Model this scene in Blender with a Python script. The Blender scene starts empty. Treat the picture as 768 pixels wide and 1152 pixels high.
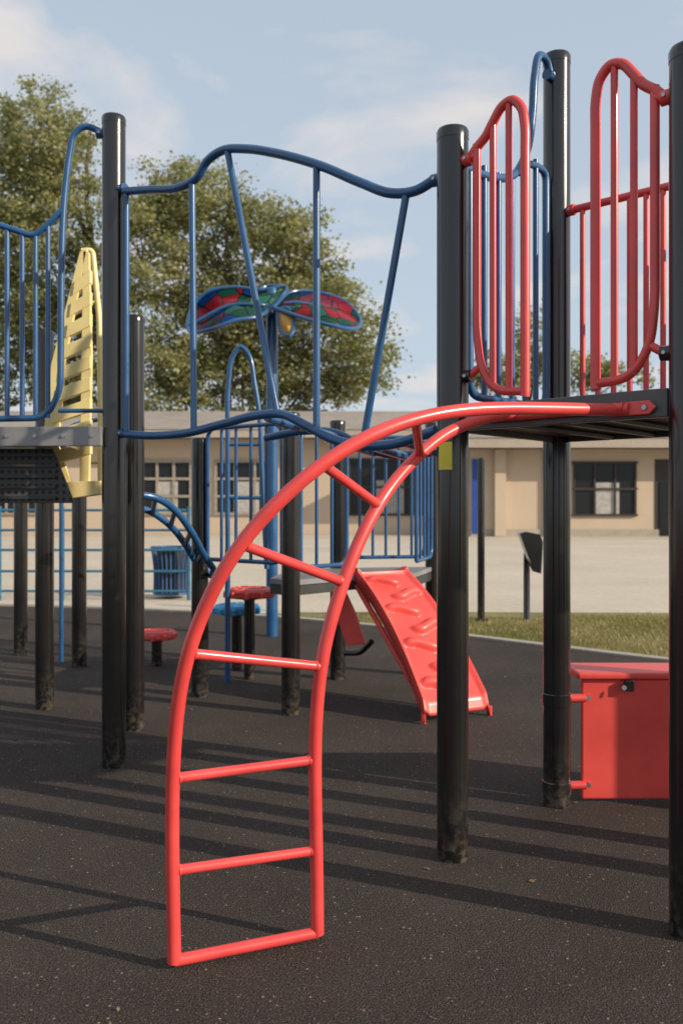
import bpy, math, random
import numpy as np
from mathutils import Vector, Matrix
random.seed(4); rng=np.random.default_rng(7)
scene=bpy.context.scene
CH=1.42
def P(u,v,d): return Vector(((u-384)*d/1000.0,d,CH-(v-568)*d/1000.0))

# ------------------------------------------------------------------ materials
def newmat(name):
    m=bpy.data.materials.new(name); m.use_nodes=True
    nt=m.node_tree; b=nt.nodes['Principled BSDF']; return m,nt,b
def N(nt,t,**k):
    n=nt.nodes.new(t)
    for a,v in k.items():
        if a in n.inputs.keys(): n.inputs[a].default_value=v
        else: setattr(n,a,v)
    return n
def ramp(nt,fac,stops,interp='LINEAR'):
    r=nt.nodes.new('ShaderNodeValToRGB'); r.color_ramp.interpolation=interp
    e=r.color_ramp.elements
    while len(e)<len(stops): e.new(0.5)
    for i,(p,c) in enumerate(stops):
        e[i].position=p; e[i].color=(c[0],c[1],c[2],1) if hasattr(c,'__len__') else (c,c,c,1)
    nt.links.new(fac,r.inputs[0]); return r
def paint(name,col,rough=0.35,coat=0.3,var=0.12,scale=6,bump=0.02,rv=0.10,dust=False):
    m,nt,b=newmat(name)
    tc=N(nt,'ShaderNodeTexCoord')
    n=N(nt,'ShaderNodeTexNoise'); n.inputs['Scale'].default_value=scale; n.inputs['Detail'].default_value=6
    nt.links.new(tc.outputs['Object'],n.inputs['Vector'])
    lo=[c*(1-var) for c in col]; hi=[min(1,c*(1+var)+0.01*var) for c in col]
    r=ramp(nt,n.outputs[0],[(0.35,lo),(0.65,hi)])
    out=r.outputs[0]
    if dust:
        sp=N(nt,'ShaderNodeSeparateXYZ'); nt.links.new(tc.outputs['Object'],sp.inputs[0])
        n4=N(nt,'ShaderNodeTexNoise'); n4.inputs['Scale'].default_value=30; n4.inputs['Detail'].default_value=6
        nt.links.new(tc.outputs['Object'],n4.inputs['Vector'])
        zr=ramp(nt,sp.outputs[2],[(0.0,0.9),(0.10,0.35),(0.35,0.0)])
        nr=ramp(nt,n4.outputs[0],[(0.42,0.0),(0.65,1.0)])
        mm=N(nt,'ShaderNodeMath',operation='MULTIPLY'); nt.links.new(zr.outputs[0],mm.inputs[0]); nt.links.new(nr.outputs[0],mm.inputs[1])
        mx=N(nt,'ShaderNodeMix',data_type='RGBA'); nt.links.new(mm.outputs[0],mx.inputs[0]); nt.links.new(out,mx.inputs[6]); mx.inputs[7].default_value=(0.11,0.09,0.07,1)
        out=mx.outputs[2]
    nt.links.new(out,b.inputs['Base Color'])
    r2=ramp(nt,n.outputs[0],[(0.3,max(0.05,rough-rv*0.5)),(0.75,rough+rv)])
    nt.links.new(r2.outputs[0],b.inputs['Roughness'])
    b.inputs['Coat Weight'].default_value=coat; b.inputs['Coat Roughness'].default_value=0.12
    if bump:
        n3=N(nt,'ShaderNodeTexNoise'); n3.inputs['Scale'].default_value=180
        nt.links.new(tc.outputs['Object'],n3.inputs['Vector'])
        bp=N(nt,'ShaderNodeBump'); bp.inputs['Strength'].default_value=bump*4; bp.inputs['Distance'].default_value=0.002
        nt.links.new(n3.outputs[0],bp.inputs['Height']); nt.links.new(bp.outputs[0],b.inputs['Normal'])
    return m
RED=paint('red_powder_coat',(0.72,0.065,0.06),0.36,0.25)
REDP=paint('red_plastic',(0.74,0.075,0.06),0.42,0.1,0.10,4)
BLUE=paint('blue_powder_coat',(0.015,0.085,0.215),0.30,0.35)
LBLUE=paint('light_blue_plastic',(0.05,0.33,0.62),0.4,0.1)
YEL=paint('yellow_plastic',(0.84,0.68,0.29),0.42,0.1,0.06)
BLACK=paint('black_powder_coat',(0.010,0.0092,0.009),0.20,0.5,0.15,3,0.008,0.05,True)
DARKP=paint('dark_plastic',(0.03,0.03,0.031),0.5,0.1)
EDGE=paint('deck_edge_coating',(0.085,0.083,0.083),0.5,0.1)
GREY=paint('grey_coated_steel',(0.22,0.22,0.225),0.5,0.1)
STEEL=paint('steel',(0.4,0.4,0.4),0.35,0.0); STEEL.node_tree.nodes['Principled BSDF'].inputs['Metallic'].default_value=0.9
TEAL=paint('teal_coating',(0.03,0.13,0.22),0.45,0.1)
CANB=paint('bin_blue_coating',(0.02,0.09,0.22),0.45,0.1)
STICK=paint('warning_label',(0.75,0.62,0.05),0.5,0)

def perforated(name,col,k=38.0):
    m,nt,b=newmat(name)
    tc=N(nt,'ShaderNodeTexCoord'); sp=N(nt,'ShaderNodeSeparateXYZ'); nt.links.new(tc.outputs['Object'],sp.inputs[0])
    sq=[]
    ad=N(nt,'ShaderNodeMath',operation='ADD'); nt.links.new(sp.outputs[1],ad.inputs[0]); nt.links.new(sp.outputs[2],ad.inputs[1])
    for o in (sp.outputs[0],ad.outputs[0]):
        a=N(nt,'ShaderNodeMath',operation='MULTIPLY'); nt.links.new(o,a.inputs[0]); a.inputs[1].default_value=k
        f=N(nt,'ShaderNodeMath',operation='FRACT'); nt.links.new(a.outputs[0],f.inputs[0])
        s=N(nt,'ShaderNodeMath',operation='SUBTRACT'); nt.links.new(f.outputs[0],s.inputs[0]); s.inputs[1].default_value=0.5
        p=N(nt,'ShaderNodeMath',operation='POWER'); nt.links.new(s.outputs[0],p.inputs[0]); p.inputs[1].default_value=2
        sq.append(p)
    t=N(nt,'ShaderNodeMath',operation='ADD'); nt.links.new(sq[0].outputs[0],t.inputs[0]); nt.links.new(sq[1].outputs[0],t.inputs[1])
    r=ramp(nt,t.outputs[0],[(0.07,(0.004,0.004,0.004)),(0.10,col)])
    nt.links.new(r.outputs[0],b.inputs['Base Color']); b.inputs['Roughness'].default_value=0.55
    return m
PERF=perforated('perforated_deck',(0.06,0.055,0.052),26.0)

def ground_mat(name,stops,scale,fine,bump,dist,rough=0.9,speck=None,con=0.55):
    m,nt,b=newmat(name); tc=N(nt,'ShaderNodeTexCoord')
    n=N(nt,'ShaderNodeTexNoise'); n.inputs['Scale'].default_value=scale; n.inputs['Detail'].default_value=8; n.inputs['Roughness'].default_value=0.65
    nt.links.new(tc.outputs['Object'],n.inputs['Vector'])
    r=ramp(nt,n.outputs[0],stops)
    f=N(nt,'ShaderNodeTexNoise'); f.inputs['Scale'].default_value=fine; f.inputs['Detail'].default_value=3
    nt.links.new(tc.outputs['Object'],f.inputs['Vector'])
    fr=ramp(nt,f.outputs[0],[(0.3,1-con),(0.7,1+con)])
    mx=N(nt,'ShaderNodeMix',data_type='RGBA',blend_type='MULTIPLY'); mx.inputs[0].default_value=1
    nt.links.new(r.outputs[0],mx.inputs[6]); nt.links.new(fr.outputs[0],mx.inputs[7])
    out=mx.outputs[2]
    for sc,col,th,rad in (speck or []):
        v=N(nt,'ShaderNodeTexVoronoi'); v.inputs['Scale'].default_value=sc
        nt.links.new(tc.outputs['Object'],v.inputs['Vector'])
        vr=ramp(nt,v.outputs['Distance'],[(rad,1.0),(rad+0.08,0.0)])
        cr=ramp(nt,v.outputs['Color'],[(th,0.0),(th+0.04,1.0)])
        mm=N(nt,'ShaderNodeMath',operation='MULTIPLY'); nt.links.new(vr.outputs[0],mm.inputs[0]); nt.links.new(cr.outputs[0],mm.inputs[1])
        mx2=N(nt,'ShaderNodeMix',data_type='RGBA'); nt.links.new(mm.outputs[0],mx2.inputs[0]); nt.links.new(out,mx2.inputs[6]); mx2.inputs[7].default_value=(*col,1)
        out=mx2.outputs[2]
    nt.links.new(out,b.inputs['Base Color']); b.inputs['Roughness'].default_value=rough
    b.inputs['Specular IOR Level'].default_value=0.25
    bp=N(nt,'ShaderNodeBump'); bp.inputs['Strength'].default_value=bump; bp.inputs['Distance'].default_value=dist
    nt.links.new(f.outputs[0],bp.inputs['Height']); nt.links.new(bp.outputs[0],b.inputs['Normal'])
    return m
RUBBER=ground_mat('rubber_surface',[(0.25,(0.034,0.026,0.022)),(0.5,(0.050,0.039,0.033)),(0.8,(0.074,0.059,0.049))],0.9,150,1.0,0.012,0.85,
   [(120,(0.15,0.12,0.095),0.58,0.24),(46,(0.34,0.23,0.15),0.74,0.14)],0.8)
CONC=ground_mat('concrete_paving',[(0.3,(0.47,0.405,0.315)),(0.6,(0.55,0.48,0.38)),(0.8,(0.60,0.53,0.425))],0.30,9,0.1,0.01,con=0.08)
KERB=ground_mat('kerb_concrete',[(0.3,(0.30,0.27,0.22)),(0.7,(0.42,0.38,0.32))],2,60,0.3,0.005,con=0.2)
GRASSG=ground_mat('grass_soil',[(0.3,(0.15,0.14,0.05)),(0.6,(0.24,0.21,0.08)),(0.8,(0.32,0.26,0.12))],1.3,50,0.5,0.02,con=0.3)
TERR=ground_mat('dry_ground',[(0.3,(0.14,0.13,0.06)),(0.7,(0.26,0.22,0.12))],0.2,8,0.3,0.02,con=0.2)
WALL=ground_mat('beige_stucco',[(0.3,(0.49,0.39,0.285)),(0.7,(0.55,0.44,0.33))],0.35,30,0.1,0.005,con=0.05)
FASC=ground_mat('fascia_trim',[(0.3,(0.36,0.30,0.24)),(0.7,(0.42,0.36,0.30))],0.6,10,0.1,0.01,con=0.08)
ROOF=ground_mat('roof_shingle',[(0.3,(0.27,0.235,0.20)),(0.7,(0.36,0.315,0.275))],0.8,9,0.3,0.02,con=0.15)
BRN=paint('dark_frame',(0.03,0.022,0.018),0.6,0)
CURT=paint('curtain',(0.42,0.40,0.36),0.8,0)
BARK=ground_mat('bark',[(0.3,(0.07,0.05,0.035)),(0.7,(0.16,0.12,0.09))],2,12,0.6,0.03)
m,nt,b=newmat('window_glass'); b.inputs['Base Color'].default_value=(0.015,0.016,0.018,1); b.inputs['Roughness'].default_value=0.25; b.inputs['Specular IOR Level'].default_value=0.3; GLASS=m
def leafmat(name,a,bc,c,sc=0.8):
    m,nt,b=newmat(name); tc=N(nt,'ShaderNodeTexCoord')
    n=N(nt,'ShaderNodeTexNoise'); n.inputs['Scale'].default_value=sc; n.inputs['Detail'].default_value=5
    nt.links.new(tc.outputs['Object'],n.inputs['Vector'])
    r=ramp(nt,n.outputs[0],[(0.32,a),(0.5,bc),(0.7,c)])
    nt.links.new(r.outputs[0],b.inputs['Base Color']); b.inputs['Roughness'].default_value=0.45
    tr=N(nt,'ShaderNodeBsdfTranslucent'); nt.links.new(r.outputs[0],tr.inputs[0])
    mx=N(nt,'ShaderNodeMixShader'); mx.inputs[0].default_value=0.45
    nt.links.new(b.outputs[0],mx.inputs[1]); nt.links.new(tr.outputs[0],mx.inputs[2])
    nt.links.new(mx.outputs[0],nt.nodes['Material Output'].inputs[0]); return m
LEAF=leafmat('leaves',(0.19,0.21,0.075),(0.30,0.30,0.12),(0.40,0.38,0.17))
BLADE=leafmat('grass_blades',(0.20,0.19,0.05),(0.31,0.27,0.10),(0.44,0.36,0.18))
DRY=leafmat('dry_leaf',(0.20,0.12,0.06),(0.35,0.24,0.13),(0.5,0.38,0.24),9)
m,nt,b=newmat('stained_panel'); tc=N(nt,'ShaderNodeTexCoord')
v=N(nt,'ShaderNodeTexVoronoi'); v.inputs['Scale'].default_value=6.5; nt.links.new(tc.outputs['Object'],v.inputs['Vector'])
v2=N(nt,'ShaderNodeTexVoronoi',feature='DISTANCE_TO_EDGE'); v2.inputs['Scale'].default_value=6.5; nt.links.new(tc.outputs['Object'],v2.inputs['Vector'])
sp=N(nt,'ShaderNodeSeparateColor'); nt.links.new(v.outputs['Color'],sp.inputs[0])
r=ramp(nt,sp.outputs[0],[(0,(0.015,0.09,0.05)),(0.25,(0.36,0.015,0.02)),(0.45,(0.03,0.15,0.12)),(0.6,(0.01,0.06,0.24)),(0.75,(0.30,0.012,0.03)),(0.88,(0.10,0.20,0.08))],'CONSTANT')
e=ramp(nt,v2.outputs[0],[(0.02,0.05),(0.05,1.0)])
mx=N(nt,'ShaderNodeMix',data_type='RGBA',blend_type='MULTIPLY'); mx.inputs[0].default_value=1
nt.links.new(r.outputs[0],mx.inputs[6]); nt.links.new(e.outputs[0],mx.inputs[7]); nt.links.new(mx.outputs[2],b.inputs['Base Color'])
b.inputs['Roughness'].default_value=0.15; tr=N(nt,'ShaderNodeBsdfTranslucent'); nt.links.new(mx.outputs[2],tr.inputs[0])
ms=N(nt,'ShaderNodeMixShader'); ms.inputs[0].default_value=0.4; nt.links.new(b.outputs[0],ms.inputs[1]); nt.links.new(tr.outputs[0],ms.inputs[2])
nt.links.new(ms.outputs[0],nt.nodes['Material Output'].inputs[0]); STAIN=m
ORG=paint('orange_panel',(0.6,0.30,0.04),0.3,0.3)

# ------------------------------------------------------------------ mesh helpers
def empty(name,loc=(0,0,0)):
    o=bpy.data.objects.new(name,None); scene.collection.objects.link(o); o.location=loc; o.empty_display_size=0.2; return o
def mesh(name,vs,fs,mat,parent=None,smooth=True,ang=35):
    me=bpy.data.meshes.new(name); me.from_pydata([tuple(v) for v in vs],[],fs); me.validate(); me.update()
    me.materials.append(mat)
    if smooth:
        me.polygons.foreach_set('use_smooth',[True]*len(me.polygons)); me.set_sharp_from_angle(angle=math.radians(ang))
    o=bpy.data.objects.new(name,me); scene.collection.objects.link(o)
    if parent: o.parent=parent
    return o
def spline(pts,sub=8):
    p=[Vector(q) for q in pts]; n=len(p)
    if n<3: return p
    h=[max(1e-5,(p[i+1]-p[i]).length)**0.75 for i in range(n-1)]
    m=[]
    for i in range(n):
        if i==0: m.append((p[1]-p[0])/h[0])
        elif i==n-1: m.append((p[-1]-p[-2])/h[-1])
        else:
            a=(p[i]-p[i-1])/h[i-1]; b_=(p[i+1]-p[i])/h[i]
            m.append((a*h[i]+b_*h[i-1])/(h[i]+h[i-1]))
    out=[]
    for i in range(n-1):
        for k in range(sub):
            t=k/sub; t2=t*t;t3=t2*t
            out.append(p[i]*(2*t3-3*t2+1)+m[i]*h[i]*(t3-2*t2+t)+p[i+1]*(-2*t3+3*t2)+m[i+1]*h[i]*(t3-t2))
    out.append(p[-1]); return out
def smooth_path(p,it=12,pin=()):
    p=[q.copy() for q in p]
    for _ in range(it):
        p=[p[0]]+[p[i]*0.5+(p[i-1]+p[i+1])*0.25 for i in range(1,len(p)-1)]+[p[-1]]
    return p
def fillet(pts,rad=0.08,sub=6):
    p=[Vector(q) for q in pts]; out=[p[0]]
    for i in range(1,len(p)-1):
        a=p[i-1]-p[i]; b_=p[i+1]-p[i]
        r=min(rad,a.length*0.48,b_.length*0.48)
        s=p[i]+a.normalized()*r; e=p[i]+b_.normalized()*r
        for k in range(sub+1):
            t=k/sub; out.append(s*(1-t)**2+p[i]*2*t*(1-t)+e*t*t)
    out.append(p[-1]); return out
def tube(name,path,r,mat,parent,seg=14):
    p=[path[0]]
    for q in path[1:]:
        if (q-p[-1]).length>1e-4: p.append(q)
    n=len(p); rs=r if hasattr(r,'__len__') else [r]*n
    vs=[];fs=[]
    T=[((p[min(i+1,n-1)]-p[max(i-1,0)])).normalized() for i in range(n)]
    up=Vector((0,0,1)) if abs(T[0].z)<0.9 else Vector((1,0,0))
    x=T[0].cross(up).normalized()
    for i in range(n):
        x=(x-T[i]*x.dot(T[i])).normalized(); y=T[i].cross(x)
        rr=rs[min(i,len(rs)-1)]
        for k in range(seg):
            a=2*math.pi*k/seg; vs.append(p[i]+(x*math.cos(a)+y*math.sin(a))*rr)
    for i in range(n-1):
        for k in range(seg):
            k2=(k+1)%seg; fs.append((i*seg+k,i*seg+k2,(i+1)*seg+k2,(i+1)*seg+k))
    fs.append(tuple(range(seg-1,-1,-1))); fs.append(tuple((n-1)*seg+k for k in range(seg)))
    return mesh(name,vs,fs,mat,parent)
def lathe(name,prof,c,mat,parent,seg=32):
    vs=[];fs=[];n=len(prof)
    for r,z in prof:
        for k in range(seg):
            a=2*math.pi*k/seg; vs.append((c[0]+r*math.cos(a),c[1]+r*math.sin(a),c[2]+z))
    for i in range(n-1):
        for k in range(seg):
            k2=(k+1)%seg; fs.append((i*seg+k,i*seg+k2,(i+1)*seg+k2,(i+1)*seg+k))
    fs.append(tuple(range(seg-1,-1,-1))); fs.append(tuple((n-1)*seg+k for k in range(seg)))
    return mesh(name,vs,fs,mat,parent)
def box(name,x0,x1,y0,y1,z0,z1,mat,parent):
    vs=[(x,y,z) for z in (z0,z1) for y in (y0,y1) for x in (x0,x1)]
    fs=[(0,2,3,1),(4,5,7,6),(0,1,5,4),(2,6,7,3),(0,4,6,2),(1,3,7,5)]
    return mesh(name,vs,fs,mat,parent,False)
def bevel(o,w=0.006,s=2):
    m_=o.modifiers.new('bevel','BEVEL'); m_.width=w; m_.segments=s; m_.limit_method='ANGLE'; return o
def prism(name,poly,z0,z1,mat,parent):
    n=len(poly); vs=[(p[0],p[1],z0) for p in poly]+[(p[0],p[1],z1) for p in poly]
    fs=[tuple(range(n-1,-1,-1)),tuple(range(n,2*n))]+[(i,(i+1)%n,n+(i+1)%n,n+i) for i in range(n)]
    return mesh(name,vs,fs,mat,parent,False)
def slab(name,pts,thick,mat,parent):
    p=[Vector(q) for q in pts]; n=len(p)
    nn=Vector((0,0,0))
    for i in range(n): nn+=p[i].cross(p[(i+1)%n])
    nn.normalize()
    vs=[q-nn*thick/2 for q in p]+[q+nn*thick/2 for q in p]
    fs=[tuple(range(n-1,-1,-1)),tuple(range(n,2*n))]+[(i,(i+1)%n,n+(i+1)%n,n+i) for i in range(n)]
    return bevel(mesh(name,vs,fs,mat,parent,False),0.004)
def sheet(name,poly,z,mat):
    return mesh(name,[(p[0],p[1],z) for p in poly],[tuple(range(len(poly)))],mat,None,False)

# ------------------------------------------------------------------ ground
edge=[(14,4.2),(8,5.75),(5,6.75),(3.0,8.0),(2.1,8.8),(1.38,9.47),(0.4,10.3),(-0.6,11.0),(-2.5,11.9),(-5,12.5),(-9,12.9),(-16,13.0)]
edge=[(q.x,q.y) for q in spline([(a,b_,0) for a,b_ in edge],6)]
sheet('ground',[(-400,-60),(400,-60),(400,600),(-400,600)],-0.03,TERR)
sheet('concrete_plaza',[(-60,9),(60,3),(60,41.5),(-60,43)],-0.018,CONC)
sheet('grass_verge',[(18,3.0),(8,5),(3,7),(0.5,9.5),(-0.9,10.9),(-1.3,11.7),(0.5,11.9),(6,11.7),(18,11.2)],-0.010,GRASSG)
sheet('rubber_playground_surface',edge+[(-16,-12),(14,-12)],0.0,RUBBER)
vs=[];fs=[];w=0.13
for i,(x,y) in enumerate(edge):
    a=Vector(edge[max(i-1,0)]); b_=Vector(edge[min(i+1,len(edge)-1)]); t=(b_-a).normalized(); nrm=Vector((t.y,-t.x))
    if nrm.y<0: nrm=-nrm
    for off,z in ((-0.002,-0.02),(-0.002,0.022),(w,0.022),(w,-0.02)):
        vs.append((x+nrm.x*off,y+nrm.y*off,z))
for i in range(len(edge)-1):
    for k in range(3): fs.append((i*4+k,i*4+k+1,(i+1)*4+k+1,(i+1)*4+k))
mesh('kerb',vs,fs,KERB,None,False)
def edgey(x):
    for i in range(len(edge)-1):
        if edge[i+1][0]<=x<=edge[i][0]:
            t=(x-edge[i][0])/(edge[i+1][0]-edge[i][0]); return edge[i][1]+t*(edge[i+1][1]-edge[i][1])
    return 20
nb=42000; vs=[];fs=[]
while len(fs)<nb:
    x=random.uniform(-1,8); y=random.uniform(5.9,11.6)
    if y<edgey(x)+0.17: continue
    if y>11.35+0.25*math.sin(x*2.1)+0.12*math.sin(x*7): continue
    if random.random()<0.5*max(0,math.sin(x*1.7+y*2.3)): continue
    h=random.uniform(0.02,0.045); a=random.uniform(0,6.28); w_=0.006; l=random.uniform(-0.03,0.03); l2=random.uniform(-0.03,0.03)
    i=len(vs); vs+= [(x-w_*math.cos(a),y-w_*math.sin(a),-0.01),(x+w_*math.cos(a),y+w_*math.sin(a),-0.01),(x+l,y+l2,h)]
    fs.append((i,i+1,i+2))
mesh('grass',vs,fs,BLADE,None,False)
# litter: crumbs and dry leaf bits on the rubber
vs=[];fs=[]
for k in range(1500):
    x=random.uniform(-4,4.5); y=random.uniform(1.6,10)
    if y>edgey(x)-0.05: continue
    s=random.uniform(0.002,0.0065) if k%14 else random.uniform(0.008,0.016)
    a=random.uniform(0,6.28); i=len(vs)
    for q in range(4):
        an=a+q*math.pi/2; rr_=s*(1 if q%2 else 0.55); vs.append((x+rr_*math.cos(an),y+rr_*math.sin(an),0.003+random.uniform(0,s*0.6)))
    fs.append((i,i+1,i+2,i+3))
mesh('leaf_litter',vs,fs,DRY,None,False)

# ------------------------------------------------------------------ posts
PR=0.0635
def post(name_parent,xy,top,r=PR,mat=BLACK,nm='post'):
    top-=0.015
    lathe(nm,[(r,-0.05),(r,top-0.035)],(xy[0],xy[1],0),mat,name_parent,40)
    lathe(nm+'_cap',[(r+0.0015,top-0.045),(r+0.002,top-0.012),(r-0.004,top),(r*0.6,top+0.004),(0.004,top+0.006)],(xy[0],xy[1],0),mat,name_parent,40)
def clamp(par,xy,z,h=0.05,r=PR,mat=BLACK,toward=None):
    lathe('clamp',[(r+0.0005,z-h/2),(r+0.004,z-h/2+0.003),(r+0.004,z+h/2-0.003),(r+0.0005,z+h/2)],(xy[0],xy[1],0),mat,par)
def lug(par,xy,toward,z,mat,h=0.055):
    d=Vector((toward[0]-xy[0],toward[1]-xy[1],0)).normalized(); c=Vector((xy[0],xy[1],z))
    tube('lug',[c+d*(PR-0.008),c+d*(PR+0.03)],0.026,mat,par)
    for s in (-1,1):
        k=c+d*(PR+0.012)+Vector((-d.y,d.x,0))*0.024*s; tube('lug_bolt',[k,k+Vector((-d.y,d.x,0))*0.006*s],0.007,STEEL,par,8)
A=(0.447,3.577);B=(1.019,4.21);C=(1.147,2.934);D=(1.719,3.567)
E=(-1.2365,4.83);F=(-1.31,5.62)
def FP(a,b_,t,z): return Vector((a[0]+(b_[0]-a[0])*t,a[1]+(b_[1]-a[1])*t,z))

# ================= climbing tower (right) =================
tw=empty('play_tower',(0,0,0))
post(tw,A,2.945);post(tw,B,3.565);post(tw,C,2.945);post(tw,D,3.575)
post(tw,(2.42,2.924),2.945);post(tw,(2.99,3.56),2.945)
prism('deck',[A,C,(2.42,2.924),(2.99,3.56),D,B],1.765,1.80,PERF,tw)
prism('deck_underside',[A,C,(2.42,2.924),(2.99,3.56),D,B],1.738,1.762,PERF,tw)
def edgebeam(par,a,b_,z0,z1,mat,t0=0.07,t1=0.93,th=0.03,off=0.0):
    p=FP(a,b_,t0,0);q=FP(a,b_,t1,0); d=(q-p).normalized(); n=Vector((-d.y,d.x,0))
    vs=[]
    for z in (z0,z1):
        for pt in (p+n*(off-th/2),q+n*(off-th/2),q+n*(off+th/2),p+n*(off+th/2)): vs.append((pt.x,pt.y,z))
    fs=[(3,2,1,0),(4,5,6,7),(0,1,5,4),(1,2,6,5),(2,3,7,6),(3,0,4,7)]
    return bevel(mesh('beam',vs,fs,mat,par,False),0.004)
edgebeam(tw,A,C,1.715,1.812,EDGE);edgebeam(tw,A,B,1.715,1.812,EDGE);edgebeam(tw,B,D,1.715,1.812,EDGE);edgebeam(tw,C,(2.42,2.924),1.715,1.812,EDGE)
for t in (.3,.5,.7): 
    p=FP(A,C,t,1.728); q=FP(B,D,t,1.728); tube('deck_rib',[p,q],0.014,EDGE,tw,6)
vs=[];fs=[]
for k in range(9):
    a=math.radians(205+k*7); 
    for z in (1.56,1.67): vs.append((A[0]+(PR+0.0015)*math.cos(a),A[1]+(PR+0.0015)*math.sin(a),z))
for k in range(8): fs.append((2*k,2*k+2,2*k+3,2*k+1))
mesh('label',vs,fs,STICK,tw)

def handhold(a,b_,name):
    g=empty(name)
    r=0.0165
    L=lambda t,z:FP(a,b_,t,z)
    top=spline([L(.09,2.795),L(.12,2.825),L(.165,2.86),L(.20,2.905),L(.245,2.955),L(.29,2.965),L(.33,2.93),L(.348,2.86),L(.35,2.75)],6)
    path=top+fillet([L(.35,2.75),L(.35,1.84),L(.348,1.83)],0.03)[1:]
    tube('frame',path,r+0.002,RED,g)
    tube('return_tube',fillet([L(.35,1.85),L(.21,1.86),L(.14,1.96),L(.122,2.10),L(.122,2.84)],0.10),r,RED,g)
    tube('bar',[L(.20,1.87),L(.20,2.90)],r*0.8,RED,g); tube('bar',[L(.275,1.855),L(.275,2.955)],r*0.8,RED,g)
    lug(g,a,b_,2.79,RED); tube('lug_link',[L(.085,2.79),L(.122,2.80)],0.017,RED,g)
    lug(g,a,b_,1.93,BLACK); tube('lower_bar',[L(.085,1.93),L(.135,1.96)],r*0.9,RED,g)
handhold(A,C,'handhold_barrier'); handhold(C,A,'handhold_barrier')
def redguard(a,b_):
    g=empty('red_guardrail'); L=lambda t,z:FP(a,b_,t,z)
    tube('top_rail',[L(0.08,2.80),L(0.92,2.80)],0.018,RED,g); tube('bottom_rail',[L(0.08,1.90),L(0.92,1.90)],0.018,RED,g)
    for z in (2.80,1.90): lug(g,a,b_,z,RED); lug(g,b_,a,z,RED)
    for i in range(10):
        t=0.14+i*0.08; tube('baluster',[L(t,1.90),L(t,2.80)],0.0125,RED,g)
redguard(B,D); redguard(D,(2.99,3.56)); redguard((2.42,2.924),(2.99,3.56))
g=empty('blue_guardrail'); L=lambda t,z:FP(A,B,t,z)
tube('top_loop',spline([L(.93,3.43),L(.88,3.49),L(.81,3.49),L(.76,3.38),L(.735,3.2),L(.68,3.02),L(.55,2.88),L(.35,2.82),L(.10,2.80)],7),0.019,BLUE,g)
tube('frame',fillet([L(.88,2.86),L(.88,1.87),L(.14,1.87),L(.14,2.80)],0.08),0.017,BLUE,g)
tube('cap_rail',fillet([L(.60,2.90),L(.70,2.97),L(.88,2.97),L(.88,2.80)],0.05),0.017,BLUE,g)
for t in (.27,.40,.53,.66,.77): tube('baluster',[L(t,1.87),L(t,2.85 if t<.6 else 3.0)],0.013,BLUE,g)
lug(g,B,A,3.43,BLUE)

# ================= red curved ladder =================
lad=empty('arch_ladder')
outer=[P(196,1092,2.72),P(194,980,2.71),P(194,876,2.68),P(199,800,2.64),P(211,735,2.60),P(237,668,2.57),P(270,612,2.56),P(315,562,2.56),P(362,522,2.58),P(415,490,2.63),P(467,471,2.70),P(520,461,2.79),P(580,459,2.89),P(640,460,2.99),P(693,461,3.08)]
inner=[P(357,1062,2.90),P(356,957,2.89),P(354,855,2.87),P(356,800,2.86),P(361,750,2.84),P(371,702,2.85),P(386,655,2.86),P(404,608,2.90),P(425,568,2.95),P(447,537,3.02),P(472,511,3.10),P(500,488,3.18),P(540,471,3.27),P(585,463,3.34),P(610,461,3.38)]
for q in (outer,inner): q[0].z=0.02
tube('outer_rail',smooth_path(spline(outer,7),14),0.0215,RED,lad,20)
tube('inner_rail',smooth_path(spline(inner,7),14),0.0215,RED,lad,20)
for nm,i,j in (('rung_1',1,1),('rung_2',2,2),('rung_3',4,4),('rung_4',6,6),('rung_5',8,8),('rung_6',10,10)):
    tube(nm,[outer[i],inner[j]],0.0155,RED,lad,14)
    for a_,b_ in ((outer[i],inner[j]),(inner[j],outer[i])):
        dd=(b_-a_).normalized(); tube('weld',[a_+dd*0.019,a_+dd*0.026],[0.0190,0.0160],RED,lad,14)
bo=outer[0].copy();bi=inner[0].copy();bo.z=bi.z=0.024
tube('base_bar',[bo,bi],0.0185,RED,lad)
dAC=(Vector((C[0]-A[0],C[1]-A[1],0))).normalized(); nAC=Vector((dAC.y,-dAC.x,0))
if nAC.y>0: nAC=-nAC
for q in (outer[-1],inner[-1]):
    tube('flange',[q-dAC*0.02,q+dAC*0.05],0.0235,RED,lad)
    s=q+dAC*0.05+nAC*0.004
    slab('bracket',[s+dAC*-.03+Vector((0,0,-.024)),s+dAC*.07+Vector((0,0,-.024)),s+dAC*.095,s+dAC*.07+Vector((0,0,.024)),s+dAC*-.03+Vector((0,0,.024))],0.010,RED,lad)
    tube('bracket_bolt',[s+dAC*.055+nAC*0.004,s+dAC*.055+nAC*0.012],0.009,STEEL,lad,8)
tube('deck_rail',[FP(A,C,0.12,1.755)+nAC*0.035,FP(A,C,0.78,1.755)+nAC*0.035],0.018,RED,lad)

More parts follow.
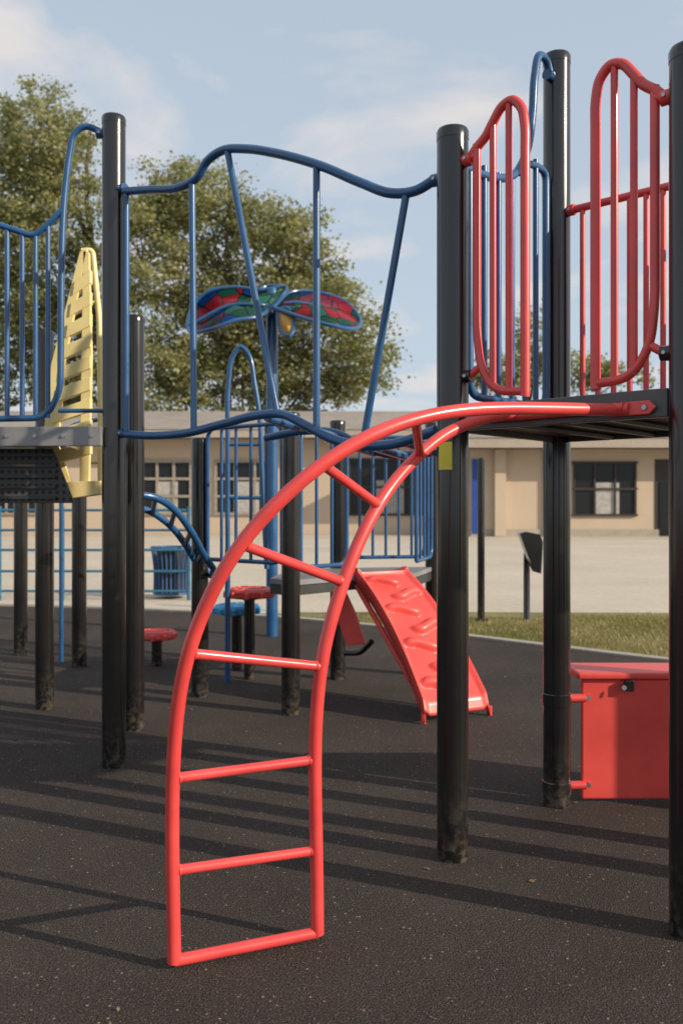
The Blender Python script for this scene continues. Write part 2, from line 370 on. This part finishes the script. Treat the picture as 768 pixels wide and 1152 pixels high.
# ================= wavy bridge frame E-A =================
br=empty('wavy_bridge_barrier')
def dEA(u):
    k=(u-384)/1000.0; ex,ey=E; ax,ay=A[0],A[1]
    t=(k*ey-ex)/((ax-ex)-k*(ay-ey)); return ey+t*(ay-ey)
def Q(u,v): return P(u,v,dEA(u))
tube('top_rail',spline([Q(140,215),Q(170,213),Q(203,210),Q(222,199),Q(233,181),Q(250,169),Q(275,167),Q(310,172),Q(360,186),Q(405,205),Q(440,217),Q(468,214),Q(490,201)],7),0.0215,BLUE,br)
tube('bottom_rail',spline([Q(140,488),Q(170,490),Q(210,487),Q(250,477),Q(290,467),Q(318,466),Q(345,479),Q(375,494),Q(405,501),Q(445,499),Q(490,484)],7),0.0215,BLUE,br)
for a_ in ((142,216,142,488),(216,205,218,486),(256,170,312,466),(356,186,356,484),(457,217,408,500)):
    tube('strut',[Q(a_[0],a_[1]),Q(a_[2],a_[3])],0.0165,BLUE,br)
def Q2(u,v,k=0.55): return Q(u,v)+Vector((0.35,0.47,0))*k
tube('far_bottom_rail',spline([Q2(250,488),Q2(290,480),Q2(330,482),Q2(365,500),Q2(400,508),Q2(430,506),Q2(470,500)],7),0.02,BLUE,br)
for (u,v) in ((300,470),(340,480),(380,498),(420,503),(455,498)):
    tube('tread',[Q(u,v),Q2(u-6,v+8)],0.018,BLUE,br)
for z in (P(128,215,4.83).z,P(128,488,4.83).z): lug(br,E,A,z,BLUE)
lug(br,A,E,P(500,200,3.6).z,BLUE)

# ================= left tower =================
lt=empty('play_tower')
post(lt,E,3.545); post(lt,F,2.63); post(lt,(-2.07,6.2),2.65); post(lt,(-3.03,8.4),1.60); post(lt,(-2.3,7.8),1.60); post(lt,(-2.2,4.87),3.545)
prism('deck',[(-2.2,4.87),(-1.24,4.83),(-1.26,5.02),(-1.62,5.10),(-1.9,6.2),(-2.9,6.2)],1.80,1.835,GREY,lt)
W_=(-2.2,4.87)
o=edgebeam(lt,W_,E,1.735,1.84,GREY,0.02,0.955,0.03,-0.07)
for k in range(6):
    c=FP(W_,E,0.1+k*0.16,1.79)+Vector((0,-0.088,0)) ; tube('bolt',[c+Vector((0,.02,0)),c+Vector((0,-.006,0))],0.010,STEEL,lt,8)
slab('riser_panel',[(-2.4,5.0,1.735),(-1.62,5.0,1.735),(-1.50,5.0,1.43),(-2.4,5.0,1.43)],0.02,PERF,lt)
for z in (1.46,1.52,1.58,1.64,1.70): box('riser_slat',-2.4,-1.60,4.972,4.985,z-0.008,z+0.008,DARKP,lt)
g=empty('blue_guardrail')
q=lambda u,v:P(u,v,4.85)
tube('frame',fillet([q(118,150),q(96,140),q(82,150),q(76,185),q(71,235),q(69,300),q(68,440),q(52,470),q(0,471),q(-60,471)],0.14),0.018,BLUE,g)
tube('top_rail',spline([q(-66,245),q(-20,248),q(15,258),q(38,264),q(52,254),q(70,236)],6),0.018,BLUE,g)
for u,v in ((-40,246),(-15,250),(8,256),(25,261),(40,263),(54,252)): tube('baluster',[q(u,v),q(u,470)],0.0135,BLUE,g)
lug(g,E,(-2.2,4.87),P(128,150,4.83).z,BLUE)
tube('lower_tie',[q(66,462),q(124,462)],0.012,BLUE,g)
yc=empty('yellow_wall_climber')
y=lambda u,v:P(u,v,5.15)
slab('side_panel',[y(90,284),y(99,280),y(75,400),y(66,500),y(86,556),y(72,557),y(48,505),y(58,410)],0.03,YEL,yc)
slab('side_panel',[y(94,282),y(101,284),y(104,400),y(101,545),y(90,548),y(92,400)],0.03,YEL,yc)
for k in range(9):
    v0=318+k*24; ul=90-(v0-284)*0.16; 
    slab('step',[y(ul,v0),y(103,v0-14),y(103,v0+1),y(ul-2,v0+15)],0.05,YEL,yc)
yy=lambda u,v:P(u,v,5.32)
tube('hand_tube',fillet([yy(92,282),yy(104,281),yy(112,360),yy(113,470),yy(113,548)],0.08),0.017,YEL,yc)
for v0 in (340,400,460,520): tube('hand_rung',[yy(95,v0),yy(112,v0)],0.012,YEL,yc)
slab('base_step',[y(66,543),y(116,541),y(116,556),y(74,562)],0.12,YEL,yc)

g=empty('blue_fire_pole'); tube('pole',fillet([P(69,745,8.02),P(69,480,8.02),P(120,470,7.9)],0.2),0.02,BLUE,g)
g=empty('blue_arc_climber')
r1=[P(152,556,5.62),P(175,560,5.7),P(197,574,5.85),P(215,598,6.0),P(228,622,6.2),P(240,640,6.35)]
r2=[P(152,570,6.1),P(172,577,6.2),P(192,592,6.3),P(208,612,6.45),P(222,634,6.6),P(238,648,6.7)]
tube('rail',spline(r1,6),0.024,BLUE,g);tube('rail',spline(r2,6),0.024,BLUE,g)
for a_,b_ in zip(r1[1:],r2[1:]): tube('rung',[a_,b_],0.018,BLUE,g)

# ================= middle low tower =================
mt=empty('low_play_platform')
J=(-1.05,6.6);M=(-0.344,6.04);K=(-0.03,7.25);LL=(0.76,7.4);S1=(0.08,6.48);S2=(0.56,6.74)
M0=(-0.50,6.22)
post(mt,J,1.93);post(mt,M,2.06);post(mt,K,2.12);post(mt,LL,2.12)
prism('deck',[M0,M,S1,S2,LL,K,(-0.40,7.15)],0.87,0.905,GREY,mt)
prism('deck_frame',[M0,M,S1,S2,LL,K,(-0.40,7.15)],0.80,0.866,DARKP,mt)
def guard(name,a,b_,z0,z1,n,r=0.0155,t0=0.09,t1=0.91,bar=0.012):
    g=empty(name); L=lambda t,z:FP(a,b_,t,z)
    tube('frame',fillet([L(t0,z0),L(t0,z1),L(t1,z1),L(t1,z0),L(t0,z0),L(t0,z0+.05)],0.09),r,BLUE,g)
    for i in range(n):
        t=t0+(t1-t0)*(i+1)/(n+1); tube('baluster',[L(t,z0),L(t,z1)],bar,BLUE,g)
    return g
guard('blue_guardrail',J,M,1.02,1.98,4)
guard('blue_guardrail',M,S1,0.99,1.93,2,t0=.15,t1=.9)
guard('blue_guardrail',K,LL,0.99,1.98,5)
guard('blue_guardrail',S2,LL,0.99,1.93,3,t0=.05)
g=empty('blue_hoop'); h=lambda u,v:P(u,v,7.1)
tube('hoop',spline([h(256,620),h(256,500),h(257,430),h(262,400),h(270,390),h(279,398),h(286,430),h(292,470),h(294,520),h(300,640)],6),0.02,BLUE,g)
tube('hoop_bar',[h(257,500),h(294,500)],0.015,BLUE,g);tube('hoop_bar',[h(257,560),h(296,560)],0.015,BLUE,g)
for u in (262,): tube('hoop_post',[P(256,618,7.1),Vector((P(256,618,7.1).x,7.1,-0.03))],0.022,BLUE,g)

sl=empty('red_moulded_climber')
TL=Vector((0.08,6.50,0.93));TR=Vector((0.47,6.70,0.93));BL=Vector((0.53,5.74,0.10));BR=Vector((1.0,5.98,0.10))
nu,nv=48,140; vs=[];fs=[]
dn=((BL-TL));dn.z=0;dn.normalize()
for j in range(nv+1):
    t=j/nv
    for i in range(nu+1):
        s=i/nu; cv=0.05*math.sin(t*math.pi)
        p=TL*(1-t)*(1-s)+TR*(1-t)*s+BL*t*(1-s)+BR*t*s
        p.x+=cv*0.6
        z=0.93-0.83*(0.15*t+0.85*(t**1.25))
        if t<0.06: z=0.93-0.02*t
        p.z=z
        e_=min(s,1-s)
        if e_<0.09: p.z+=0.03*math.cos(e_/0.09*math.pi/2)**0.7 - (0.10*(1-e_/0.02) if e_<0.02 else 0)
        b_=0
        for k in range(7):
            tc_=0.13+k*0.125; sc=0.38 if k%2==0 else 0.62
            ds=(s-sc)/0.30; sg=1 if k%2==0 else -1
            dt=(t-tc_-0.022*math.sin(ds*2.6)*sg)/0.034
            rr=abs(ds)**3+abs(dt)**2.2
            if rr<1: b_=max(b_,(1-rr)**0.6)
        p.z+=b_*0.035; p+=Vector((dn.x,dn.y,0))*b_*0.028
        if t>0.97: p.z-=0.05*(t-0.97)/0.03
        vs.append(p)
for j in range(nv):
    for i in range(nu): fs.append((j*(nu+1)+i,(j+1)*(nu+1)+i,(j+1)*(nu+1)+i+1,j*(nu+1)+i+1))
o=mesh('moulded_plate',vs,fs,REDP,sl,True,60); so=o.modifiers.new('s','SOLIDIFY'); so.thickness=0.015
for q_ in (BL,BR):
    tube('foot',[q_+Vector((0,0.02,-0.04)),Vector((q_.x,q_.y+0.02,-0.02))],0.016,RED,sl)
tube('stringer',[TL+Vector((0.03,0,-0.1)),BL+Vector((0.03,0.1,-0.02))],0.02,REDP,sl);tube('stringer',[TR+Vector((-0.03,0,-0.1)),BR+Vector((-0.03,0.1,-0.02))],0.02,REDP,sl)
tube('under_tube',fillet([P(388,735,6.5),P(405,735,6.4),P(418,722,6.3)],0.05),0.02,BLACK,sl)
slab('top_cowl',[P(378,690,6.55),P(384,655,6.55),P(400,690,6.5),P(412,725,6.45),P(390,726,6.5)],0.03,REDP,sl)

def pod(x,yy_,z,r,mat,name='stepping_pod'):
    g=empty(name)
    lathe('pod_top',[(r*0.86,z-0.075),(r*0.98,z-0.06),(r,z-0.02),(r*0.93,z),(r*0.8,z+0.006),(r*0.75,z-0.002),(r*0.5,z-0.002),(r*0.48,z+0.004),(0.01,z+0.004)],(x,yy_,0),mat,g)
    for k in range(10):
        a=k*math.pi/5; lathe('tread_stud',[(0.014,z),(0.012,z+0.008),(0.002,z+0.010)],(x+r*0.64*math.cos(a),yy_+r*0.64*math.sin(a),0),mat,g,10)
        lathe('rim_lug',[(0.02,z-0.07),(0.022,z-0.03),(0.012,z-0.015)],(x+r*0.97*math.cos(a+.3),yy_+r*0.97*math.sin(a+.3),0),mat,g,10)
    lathe('pod_leg',[(0.045,-0.02),(0.045,z-0.07)],(x,yy_,0),BLACK,g)
    lathe('pod_flange',[(0.075,z-0.09),(0.075,z-0.075)],(x,yy_,0),BLACK,g)
pod(-1.63,7.85,0.31,0.165,REDP);pod(-0.75,7.25,0.74,0.20,REDP);pod(-0.90,7.65,0.56,0.20,LBLUE)

pt=empty('red_activity_panel')
bevel(box('front_panel',1.145,1.80,4.24,4.265,0.015,0.585,REDP,pt),0.008)
bevel(box('top_plate',1.12,1.84,4.215,4.50,0.59,0.622,REDP,pt),0.010)
bevel(box('side_panel',1.775,1.80,4.27,4.48,0.015,0.585,REDP,pt),0.005)
for z in (0.50,0.085):
    tube('bracket',[Vector((1.06,4.225,z)),Vector((1.16,4.232,z))],0.02,RED,pt); clamp(pt,B,z,0.06,PR,BLACK)
    tube('bolt',[Vector((1.175,4.245,z)),Vector((1.175,4.228,z))],0.012,STEEL,pt,8)
bevel(box('latch',1.345,1.385,4.205,4.235,0.535,0.588,BLACK,pt),0.004)
tube('latch_ring',[P(702,774,4.20),P(702,774,4.196)],0.012,STEEL,pt,10)

cn=empty('leaf_canopy_post')
lathe('pole',[(0.063,-0.03),(0.063,2.0),(0.063,3.6)],(-0.75,9.6,0),BLUE,cn)
lathe('pole_cap',[(0.066,3.55),(0.07,3.7),(0.05,3.76),(0.01,3.77)],(-0.75,9.6,0),BLUE,cn)
def leaf(outl,ds,mat=STAIN):
    pts=[P(u,v,d) for (u,v),d in zip(outl,ds)]
    sp_=spline(pts+[pts[0]],5)
    c=sum(sp_[:-1],Vector())/len(sp_[:-1]); c.z+=0.03
    n=len(sp_)-1; vs=[c]+sp_[:-1]; fs=[(0,i+1,(i+1)%n+1) for i in range(n)]
    mesh('leaf_panel',vs,fs,mat,cn,True,60).modifiers.new('s','SOLIDIFY').thickness=0.012
    tube('leaf_frame',sp_,0.022,BLUE,cn,10)
leaf([(306,346),(322,323),(295,326),(262,323),(234,328),(218,343),(212,371),(238,370),(265,360),(290,356)],[9.4,9.6,9.6,9.6,9.6,9.6,9.4,9.1,9.1,9.2])
leaf([(308,346),(330,328),(358,329),(386,338),(405,359),(398,370),(372,366),(342,358)],[9.3,9.6,9.7,9.7,9.5,9.2,9.0,9.1])
leaf([(312,350),(321,346),(330,358),(326,378),(316,372)],[9.3,9.3,9.2,9.1,9.2],ORG)
leaf([(304,352),(312,335),(318,322),(300,322),(284,335),(292,352)],[9.4,9.7,10.2,10.3,10.0,9.5])
tube('stalk',spline([Vector((-.75,9.6,3.6)),P(306,345,9.4),P(330,340,9.4),P(390,356,9.45)],6),0.02,BLUE,cn)
tube('stalk',spline([Vector((-.75,9.6,3.6)),P(296,343,9.4),P(260,343,9.4),P(220,362,9.4)],6),0.02,BLUE,cn)

fe=empty('blue_pipe_fence')
for z in (0.12,0.42,0.74,1.04,1.34): tube('rail',[Vector((-8,13.4,z)),Vector((-2.3,13.4,z))],0.02,TEAL,fe,8)
for x in np.arange(-8,-2.2,0.95): tube('fence_post',[Vector((x,13.4,-.02)),Vector((x,13.4,1.4))],0.028,TEAL,fe,8)
tb=empty('trash_can')
for k in range(26):
    a=k*2*math.pi/26; x=-2.62+0.27*math.cos(a); yq=13.75+0.27*math.sin(a)
    tube('slat',spline([Vector((x,yq,0.04)),Vector((x,yq,0.45)),Vector((-2.62+0.31*math.cos(a),13.75+0.31*math.sin(a),0.78))],4),0.014,CANB,tb,6)
for z,r_ in ((0.06,0.275),(0.40,0.278),(0.76,0.315)):
    tube('ring',[Vector((-2.62+r_*math.cos(a),13.75+r_*math.sin(a),z)) for a in np.linspace(0,2*math.pi,33)],0.018,CANB,tb,8)
lathe('liner',[(0.22,0.05),(0.24,0.72)],(-2.62,13.75,0),DARKP,tb)
g=empty('tether_pole'); lathe('pole',[(0.045,-.03),(0.045,1.98),(0.03,2.0)],(1.71,10.9,0),BLACK,g); lathe('base',[(0.08,-.02),(0.08,0.03)],(1.71,10.9,0),BLACK,g)
g=empty('black_post_fixture'); lathe('pedestal',[(0.06,-.03),(0.04,0.03),(0.04,0.75)],(2.27,10.9,0),BLACK,g)  # unidentified black fixture on a post, not a known fountain
tube('arm',spline([Vector((2.27,10.9,0.7)),Vector((2.28,10.88,0.85)),Vector((2.38,10.85,0.95))],6),0.04,BLACK,g)
slab('fixture_panel',[P(583,600,10.7),P(590,598,10.7),P(606,601,10.7),P(609,610,10.7),P(607,645,10.7),P(600,643,10.7),P(592,625,10.7)],0.16,BLACK,g)

# ------------------------------------------------------------------ school building
sb=empty('school_building')
Y=40.6
box('wall',5.9,34,Y,Y+14,-0.1,4.05,WALL,sb)
box('fascia',5.0,35,Y-1.4,Y-1.25,3.95,4.38,FASC,sb)
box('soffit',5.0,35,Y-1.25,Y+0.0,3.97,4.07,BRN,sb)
mesh('roof',[(4.9,Y-1.45,4.385),(35,Y-1.45,4.385),(35,Y+7,5.3),(4.9,Y+7,5.3),(35,Y+15,4.4),(4.9,Y+15,4.4)],[(0,1,2,3),(3,2,4,5)],ROOF,sb,False)
Y2=42.5
box('wall',-40,5.89,Y2,Y2+14,-0.1,4.6,WALL,sb)
box('fascia',-41,4.9,Y2-1.3,Y2-1.15,4.55,4.92,FASC,sb)
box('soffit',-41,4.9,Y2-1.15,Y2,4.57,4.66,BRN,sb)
mesh('roof',[(-41,Y2-1.35,4.925),(4.89,Y2-1.35,4.925),(4.89,Y2+8,6.75),(-41,Y2+8,6.75),(4.89,Y2+16,4.95),(-41,Y2+16,4.95)],[(0,1,2,3),(3,2,4,5)],ROOF,sb,False)
BEI=paint('window_frame_beige',(0.30,0.26,0.21),0.6,0)
def window(x0,x1,z0,z1,yw,nx,nz,curt=False,fm=BEI,f=0.09):
    box('window_glass',x0,x1,yw-0.02,yw+0.02,z0,z1,GLASS,sb)
    for i in range(nx+1):
        x=x0+(x1-x0)*i/nx; box('window_mullion',x-f/2,x+f/2,yw-0.10,yw-0.022,z0,z1,fm,sb)
    for k in range(nz+1):
        z=z0+(z1-z0)*k/nz; box('window_transom',x0-0.1,x1+0.1,yw-0.12,yw-0.024 if k in(0,nz) else yw-0.103,z-f/2,z+f/2,fm,sb)
    if curt:
        n=14
        for i in range(n):
            x=x0+(x1-x0)*(0.36+0.38*i/n); box('curtain',x,x+0.07,yw-0.035,yw-0.0225,z0+0.06,z0+(z1-z0)*0.62,CURT,sb)
window(10.6,13.4,0.95,3.35,Y,3,2,True,BRN)
window(-9.6,-7.2,1.0,3.5,Y2,3,3,True,BEI,0.12); window(-6.0,-3.2,1.0,3.5,Y2,3,3,True,BEI,0.12); window(0.4,3.9,0.95,3.6,Y2,3,2,True,BRN); window(-20,-14,1,3.6,Y2,6,3,False,BEI)
box('entry_recess',14.3,16.6,Y-0.03,Y+0.02,0,3.5,BRN,sb); box('door',14.5,15.4,Y-0.07,Y-0.035,0,2.5,GLASS,sb)
box('blue_door',5.95,6.35,Y-0.07,Y-0.01,0.1,3.5,paint('blue_door_paint',(0.01,0.06,0.30),0.5,0),sb)
box('pier',6.95,7.45,Y-0.35,Y-0.003,0,3.94,WALL,sb)
box('drain_pipe',9.2,9.3,Y-0.12,Y-0.004,0,3.94,FASC,sb)
box('wall_base',5.9,34,Y-0.05,Y-0.002,-0.05,0.30,KERB,sb)
lathe('roof_vent',[(0.25,5.2),(0.25,6.0),(0.35,6.05),(0.3,6.2),(0.02,6.25)],(9,Y+6,0),GREY,sb)

# ------------------------------------------------------------------ trees
def tree(name,base,blobs,d,nper,seed,lsz=0.2,depth=3.2):
    r=np.random.default_rng(seed); rr=random.Random(seed); g=empty(name)
    bx,by=base
    top=max(P(0,v-rv*0.4,d).z for (u,v,ru,rv) in blobs)
    tr=[Vector((bx+0.25*math.sin(k*1.3),by+0.2*math.cos(k),k/10*top)) for k in range(11)]
    tube('trunk',spline(tr,3),[0.48*(1-i/34)**1.1+0.04 for i in range(31)],BARK,g,10)
    V=[];
    for (u,v,ru,rv) in blobs:
        c=P(u,v,d); c.y=d+rr.uniform(-1.5,1.5); rx=ru*d/1000; rz=rv*d/1000; ry=depth
        s=tr[min(9,max(2,int((c.z-2.0)/top*10)-1))]
        mid=(s+c)/2+Vector((rr.uniform(-.5,.5),rr.uniform(-.5,.5),-0.4))
        tube('limb',spline([s,mid,c],6),[0.20-0.013*i for i in range(13)],BARK,g,8)
        ncl=int(nper*ru*rv/3600*1.0)
        for k in range(ncl):
            dv=r.normal(size=3); dv/=np.linalg.norm(dv); rad=r.uniform(0.25,1.06)**0.55
            cc=np.array([c.x+dv[0]*rx*rad,c.y+dv[1]*ry*rad,c.z+dv[2]*rz*rad])
            if k%5==0: tube('twig',[c,(c+Vector(cc))/2+Vector((0,0,.1)),Vector(cc)],[0.05,0.03,0.012],BARK,g,5)
            n=int(r.uniform(70,150)); cr=r.uniform(0.35,0.75)
            pts=cc+r.normal(size=(n,3))*np.array([cr,cr,cr*0.55])
            V.append(pts)
    Pn=np.concatenate(V); n=len(Pn)
    a=r.normal(size=(n,3)); a[:,2]*=0.6; a/=np.linalg.norm(a,axis=1)[:,None]
    b2=np.cross(a,r.normal(size=(n,3))); b2/=np.linalg.norm(b2,axis=1)[:,None]
    sz=r.uniform(0.6,1.25,size=(n,1))*lsz
    q0=Pn-a*sz*0.5; q1=Pn+b2*sz*0.36; q2=Pn+a*sz*0.5; q3=Pn-b2*sz*0.36
    vs=np.stack([q0,q1,q2,q3],1).reshape(-1,3)
    me=bpy.data.meshes.new('foliage'); me.vertices.add(4*n); me.vertices.foreach_set('co',vs.ravel())
    me.loops.add(4*n); me.loops.foreach_set('vertex_index',np.arange(4*n,dtype=np.int32))
    me.polygons.add(n); me.polygons.foreach_set('loop_start',np.arange(n,dtype=np.int32)*4)
    me.update(calc_edges=True); me.materials.append(LEAF)
    o=bpy.data.objects.new('foliage',me); scene.collection.objects.link(o); o.parent=g
    return n
c1=tree('cottonwood_tree',(-17.5,62),[(50,165,52,58),(88,205,34,50),(-15,215,75,85),(60,290,62,85),(0,380,85,80),(85,400,55,75),(-70,300,80,120)],62,78,1,0.27,3.5)
c2=tree('cottonwood_tree',(-7.5,60),[(182,222,46,50),(165,300,50,80),(235,240,46,62),(290,262,44,46),(338,272,32,42),(235,350,60,70),(352,320,36,44),(388,362,36,46),(412,408,28,42),(300,360,58,70),(180,420,60,60),(350,425,70,45),(270,430,70,50)],60,78,2,0.27,3.5)
c3=tree('background_tree',(14.8,72),[(650,420,22,35),(600,395,26,45),(690,430,30,22),(560,420,30,30)],72,80,3,0.3,2.5)
print('leaves',c1,c2,c3)

# ------------------------------------------------------------------ light & sky
el=math.radians(23); az=math.atan2(0.914,-0.406)
S=Vector((0.914*math.cos(el),-0.406*math.cos(el),math.sin(el)))
sd=bpy.data.lights.new('sun','SUN'); sd.energy=5.0; sd.angle=math.radians(0.5); sd.color=(1.0,0.87,0.71)
so=bpy.data.objects.new('sun',sd); scene.collection.objects.link(so); so.rotation_euler=(-S).to_track_quat('-Z','Y').to_euler(); so.location=(20,-10,20)
w=bpy.data.worlds.new('World'); scene.world=w; w.use_nodes=True; nt=w.node_tree; bg=nt.nodes['Background']
sk=N(nt,'ShaderNodeTexSky',sky_type='NISHITA'); sk.sun_disc=False; sk.sun_elevation=el; sk.sun_rotation=az; sk.dust_density=1.5; sk.air_density=1.0; sk.ozone_density=1.0
tc=N(nt,'ShaderNodeTexCoord'); sp=N(nt,'ShaderNodeSeparateXYZ'); nt.links.new(tc.outputs['Generated'],sp.inputs[0])
zz=N(nt,'ShaderNodeMath',operation='MAXIMUM'); nt.links.new(sp.outputs[2],zz.inputs[0]); zz.inputs[1].default_value=0.02
za=N(nt,'ShaderNodeMath',operation='ADD'); nt.links.new(zz.outputs[0],za.inputs[0]); za.inputs[1].default_value=0.15
cb=N(nt,'ShaderNodeCombineXYZ')
for i in (0,1):
    dv=N(nt,'ShaderNodeMath',operation='DIVIDE'); nt.links.new(sp.outputs[i],dv.inputs[0]); nt.links.new(za.outputs[0],dv.inputs[1]); nt.links.new(dv.outputs[0],cb.inputs[i])
nz=N(nt,'ShaderNodeTexNoise'); nz.inputs['Scale'].default_value=1.7; nz.inputs['Detail'].default_value=9; nz.inputs['Roughness'].default_value=0.5; nz.inputs['Distortion'].default_value=0.3
nt.links.new(cb.outputs[0],nz.inputs['Vector'])
cr=ramp(nt,nz.outputs[0],[(0.50,0.0),(0.62,0.95)])
hf=ramp(nt,zz.outputs[0],[(0.0,0.90),(0.25,0.78),(0.6,0.70)])
hz=N(nt,'ShaderNodeMix',data_type='RGBA'); nt.links.new(hf.outputs[0],hz.inputs[0]); nt.links.new(sk.outputs[0],hz.inputs[6]); hz.inputs[7].default_value=(4.2,4.85,5.55,1)
mx=N(nt,'ShaderNodeMix',data_type='RGBA'); nt.links.new(cr.outputs[0],mx.inputs[0]); nt.links.new(hz.outputs[2],mx.inputs[6]); mx.inputs[7].default_value=(5.5,5.25,5.2,1)
nt.links.new(mx.outputs[2],bg.inputs[0]); bg.inputs[1].default_value=0.14

cam=bpy.data.cameras.new('camera'); co=bpy.data.objects.new('camera',cam); scene.collection.objects.link(co); scene.camera=co
co.location=(0,0,CH); co.rotation_euler=(math.pi/2,0,0)
cam.sensor_fit='HORIZONTAL'; cam.sensor_width=36; cam.lens=36*1000/768; cam.shift_y=-8/768; cam.clip_end=2000; cam.clip_start=0.05
cam.dof.use_dof=True; cam.dof.focus_distance=3.3; cam.dof.aperture_fstop=5.0
scene.view_settings.view_transform='Standard'; scene.view_settings.look='None'; scene.view_settings.exposure=0
